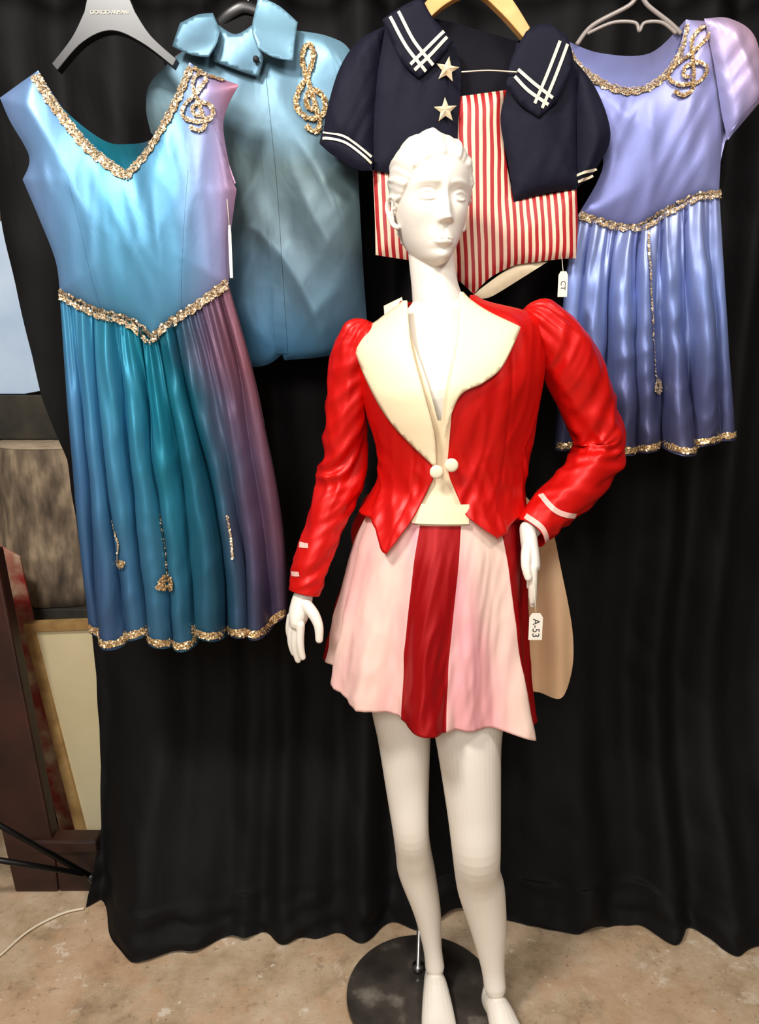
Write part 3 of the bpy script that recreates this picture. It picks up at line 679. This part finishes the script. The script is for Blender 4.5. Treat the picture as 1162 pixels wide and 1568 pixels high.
def sleeve(name,pts,rads,seed,elbow):
    full=cr([p+(r,) for p,r in zip(pts,rads)],16)
    def fn(t,a):
        g=.0045*math.sin(a*13+seed)*max(0,1-t*5)
        q=n1(t*13+math.cos(a)*.9,math.sin(a)*.9,seed);q2=n1(t*7-math.sin(a)*1.3,math.cos(a)*1.3,seed+5)
        el=.5+1.1*math.exp(-((t-elbow)/.14)**2)
        g+=(.0056*(1-3.4*abs(q))+.0036*(1-3*abs(q2)))*el*sm(.06,.22,t)*sm(1,.9,t)
        return g
    pa=[Vector(x[:3]) for x in full];ra=[x[3] for x in full]
    d=(pa[0]-pa[1]).normalized();pre=[(pa[0]+d*ra[0]*math.sin(q)*.8,ra[0]*math.cos(q)) for q in (1.45,1.2,.9,.6,.3)]
    pa=[p for p,_ in pre]+pa;ra=[r for _,r in pre]+ra
    v,f=tube(pa,ra,72,cap=False,fn=fn)
    return mk(name,v,f,M_red,TC,solid=.002)
sa=sleeve('sleeve_a',[(-.032,1.45,1.482),(-.050,1.455,1.44),(-.064,1.46,1.355),(-.074,1.475,1.226),(-.102,1.455,1.134),(-.137,1.43,1.039),(-.151,1.42,.983)],[.040,.041,.037,.037,.033,.033,.031],3,.55)
sb=sleeve('sleeve_b',[(.300,1.45,1.510),(.342,1.455,1.472),(.378,1.465,1.420),(.414,1.48,1.350),(.446,1.49,1.270),(.404,1.455,1.206),(.336,1.415,1.155),(.288,1.380,1.115)],[.044,.051,.053,.048,.044,.044,.041,.034],8,.58)
BR=bvh(sb);BA=bvh(sa)
for k,q in enumerate(['300,1204 318,1176 340,1158 378,1146','262,1158 290,1144 308,1128 320,1100']): ribbon('chevron_%d'%k,cr(P(q),5),.010,BR,M_redt,TC,.003,60,True)
for k,q in enumerate(['-160,1082 -140,1084','-176,1025 -158,1029']): ribbon('cuff_tab_%d'%k,cr(P(q),4),.009,BA,M_redt,TC,.003,30,True)
for k,(x,z) in enumerate(((.103,1.243),(.129,1.256))):
    y=surf(x,z,.030);v,f=ctube([(x,y,z),(x,y+.004,z)],[.0125,.0125],24,side=(1,0,0));
    v=[(a,y+(b-y)*.3,c) for a,b,c in v];mk('button_%d'%k,v,f,M_ribw,TC)
tr=outl('200,1180 290,1170 341,1120','341,1120 379,1068 407,966 436,841 440,745 417,688 367,680','367,680 300,700','300,700 240,900 200,1180')
def ty(dy,k=1): return lambda x,z,d: 1.585+dy+.02*math.sin((x-.2)*18)*sm(1.15,.8,z)-.05*sm(1.0,1.17,z)+.014*math.sin(x*80+z*5)*sm(1.1,.8,z)
panel('tail_lining_r',tr,ty(0),M_tail,TC,.012);panel('tail_outer_r',tr,ty(.004),M_red,TC,.015)
tl=outl('60,1180 -20,1165 -45,1120','-45,1120 -62,1070 -50,960 -60,820 20,720','20,720 90,760','90,760 60,1180')
panel('tail_lining_l',tl,ty(0),M_red,TC,.02);panel('tail_outer_l',tl,ty(.004),M_red,TC,.02)

VT=empty('cream_vest')
panel('vest_front',outl('8,1540 42,1556','42,1556 58,1480 82,1410 104,1335','104,1335 110,1335','110,1335 118,1400 136,1470 155,1556','155,1556 175,1540','175,1540 200,1400 195,1250 168,1200 160,1140','160,1140 70,1140','70,1140 60,1200 40,1250 20,1400 8,1540'),lambda x,z,d: surf(x,z,.004)+.0015*n1(x*30,z*14),M_cream,VT,.009)
ribbon('waistband',[(.06,1.163),(.165,1.163)],.036,BVHTree.FromPolygons([(0,1.2,1),(.3,1.2,1),(.3,1.2,1.3),(0,1.2,1.3)],[(0,1,2,3)]),M_cream,VT,0,24)
wb=bpy.data.objects['waistband']
for vv in wb.data.vertices: vv.co.y=surf(vv.co.x,vv.co.z,.013)

# ------------------------------------------------------------ skirt
SK=empty('pink_red_panel_skirt')
AN=[(-math.pi,-math.pi,1),(-2.3,-2.3,0),(-1.75,-1.7,0),(-.36,-.365,1),(.15,.06,0),(.70,.90,1),(1.5,1.55,0),(2.3,2.3,1),(math.pi,math.pi,1)]
NS=len(AN)-1;PER=40
def skf(u,v):
    q=min(u*NS,NS-1e-9);k=int(q);fr_=q-k
    if u>=1:k=NS-1;fr_=1
    th=(AN[k][0]*(1-v)+AN[k][1]*v)*(1-fr_)+(AN[k+1][0]*(1-v)+AN[k+1][1]*v)*fr_
    cx,a0,b0,_=tor(1.160)
    a0+=.003;b0+=.003
    cx0=cx;s=math.sin(th);c=math.cos(th)
    hemz=.785+(.745-.785)*sm(-.1,.25,.11+.2*s)
    hemz-=.05*sm(.5,1,s)
    hemz+=.025*sm(-.7,-1,s)
    z=1.160+(hemz-1.160)*v
    g=v**1.05 if v>0 else 0
    hip=sm(.03,.25,v)
    a=a0+.012*hip+(.210-a0-.012)*g;b=b0+.008*hip+(.178-b0-.008)*g
    cxx=cx0+(.112-cx0)*min(1,v*1.5)
    fo=.021*v**1.2*(math.cos(7*th+.6)+.6*math.cos(12*th+2)+.5*n1(s*5,c*5,v*2))
    fo+=(.004*n1(s*14,c*14,v*5)+.003*(1-3*abs(n1(s*9+v*3,c*9,v*4))))*v
    fo+=.002*math.exp(-(fr_/.03)**2)*v+.002*math.exp(-((1-fr_)/.03)**2)*v
    return (cxx+(a+fo)*s,CY-(b+fo)*c,z)
skirt=grid('skirt_panels',NS*PER,80,skf,[M_pink,M_redskirt],SK,mif=lambda u,v:[0,1,0,1,0,1,0,0][min(7,int(u*NS))],solid=.0018)

# ------------------------------------------------------------ tags
def tag(name,x,y,z,w,h,txt,top,rz=0):
    e=empty(name)
    slab('card',[(x-w/2,z),(x+w/2,z),(x+w/2,z+h*.85),(x+w*.3,z+h),(x-w*.3,z+h),(x-w/2,z+h*.85)],y,.0012,M_paper,e,0)
    v,f=tube([(x,y,z+h*.92),top],[.0006,.0006],6);mk('string',v,f,M_ribw,e)
    cu=bpy.data.curves.new('t','FONT');cu.body=txt;cu.size=w*.75;cu.align_x='CENTER';cu.align_y='CENTER';cu.materials.append(M_ink)
    o=bpy.data.objects.new('writing',cu);SC.collection.objects.link(o);o.location=(x,y-.001,z+h*.45);o.rotation_euler=(math.pi/2,math.pi/2,0);o.parent=e
tag('paper_price_tag',.290,1.30,.930,.025,.052,'A-53',(.286,1.315,1.04))
tag('paper_price_tag',.372,1.565,1.565,.019,.05,'CT',(.375,1.6,1.65))
tag('paper_price_tag',-.296,1.545,1.60,.006,.10,'',(-.30,1.55,1.76))

# ------------------------------------------------------------ things at left
box('wooden_crate',(-1.35,2.08,0),(-.72,2.55,.715),M_crate)
lg=empty('upright_log');v,f=tube([(-.985,2.285,z) for z in (.718,.8,.9,1.0,1.1,1.185)],[.205,.202,.206,.202,.204,.20],48,fn=lambda t,a:.008*n1(math.cos(a)*4,math.sin(a)*4,t*3));mk('trunk',v,f,M_bark,lg)
v,f=tube([(-.985,2.285,1.186),(-.985,2.285,1.19)],[.192,.19],48);mk('cut_end',v,f,M_logtop,lg)
box('dark_storage_box',(-1.40,2.30,1.192),(-.89,2.6,1.328),M_crate)
slab('pale_blue_board',[(-1.28,1.331),(-1.10,1.331),(-.965,1.356),(-1.04,1.82),(-1.28,1.87)],2.33,.02,M_blueb,None)
pf=empty('gilt_picture_frame')
o1=[(-.985,.722),(-.66,.735),(-.56,.0),(-.885,.0)];i1=[(-.960,.697),(-.685,.708),(-.60,.03),(-.862,.03)]
V=[];
for y in (1.935,1.965):
    V+=[(x,y,z) for x,z in o1]+[(x,y+(.006 if y<1.95 else 0),z) for x,z in i1]
F=[(k,(k+1)%4,(k+1)%4+4,k+4) for k in range(4)]+[(k+8,k+12,(k+1)%4+12,(k+1)%4+8) for k in range(4)]+[(k,k+8,(k+1)%4+8,(k+1)%4) for k in range(4)]+[(k+4,(k+1)%4+4,(k+1)%4+12,k+12) for k in range(4)]
mk('frame',V,F,M_gframe,pf,smooth=False);slab('canvas',i1,1.955,.006,M_canvas,pf,0)
wf=empty('dark_wood_easel_frame')
slab('post',[(-1.10,.98),(-.955,.975),(-.886,.135),(-.886,.0),(-1.005,.0)],1.80,.045,M_dwood,wf,.006)
slab('rail',[(-.886,.0),(-.765,.0),(-.765,.13),(-.886,.13)],1.80,.04,M_dwood,wf,.006)
slab('rail_moulding',[(-.95,.13),(-.765,.13),(-.765,.165),(-.95,.165)],1.795,.055,M_dwood,wf,.006)
slab('red_painted_strip',[(-1.08,.95),(-1.0,.90),(-.90,.0),(-.96,.0)],1.99,.01,M_redb,None)
ls=empty('light_stand')
for k,(a,b) in enumerate((((-1.12,1.66,.40),(-.775,1.765,.052)),((-1.12,1.67,.21),(-.80,1.755,.075)),((-1.12,1.66,.30),(-1.0,1.5,.02)))):
    v,f=tube([a,b],[.0075,.0075],10);mk('leg_%d'%k,v,f,M_pole,ls)
v,f=ctube([(-.785,1.762,.06),(-.765,1.768,.03),(-.762,1.769,.014)],[.011,.011,.011],12);mk('rubber_foot',v,f,M_blackp,ls)
v,f=tube([(-1.12,1.66,.15),(-1.12,1.66,1.3)],[.012,.012],12);mk('column',v,f,M_pole,ls)
v,f=ctube([(-1.05,1.42,.006),(-.95,1.52,.006),(-.90,1.63,.006),(-.84,1.69,.006),(-.79,1.71,.006)],[.0032]*5,8);mk('white_power_cord',v,f,M_cord)

# ------------------------------------------------------------ lights
def area(name,loc,tgt,size,e,col=(1,.965,.92)):
    l=bpy.data.lights.new(name,'AREA');l.energy=e;l.size=size;l.color=col
    o=bpy.data.objects.new(name,l);SC.collection.objects.link(o);o.location=loc
    o.rotation_euler=(Vector(tgt)-Vector(loc)).to_track_quat('-Z','Y').to_euler()
area('front_fill',(-.9,.2,2.9),(0,1.5,1.0),.35,54)
area('front_fill',(.9,.2,2.9),(.2,1.5,1.0),.35,22)
area('front_fill',(-.5,-1.5,2.6),(0,1.5,.2),.8,46)  # added fill lamp in front, out of view, to brighten the mannequin
W=bpy.data.worlds.new('w');SC.world=W;W.use_nodes=True;W.node_tree.nodes['Background'].inputs[0].default_value=(1,.97,.93,1);W.node_tree.nodes['Background'].inputs[1].default_value=.45

cd=bpy.data.cameras.new('camera');cd.sensor_fit='VERTICAL';cd.sensor_height=24;cd.lens=24*1133/1568;cd.clip_start=.02
co=bpy.data.objects.new('camera',cd);SC.collection.objects.link(co);co.location=(0,0,1.45);co.rotation_euler=(math.radians(78),0,0);SC.camera=co
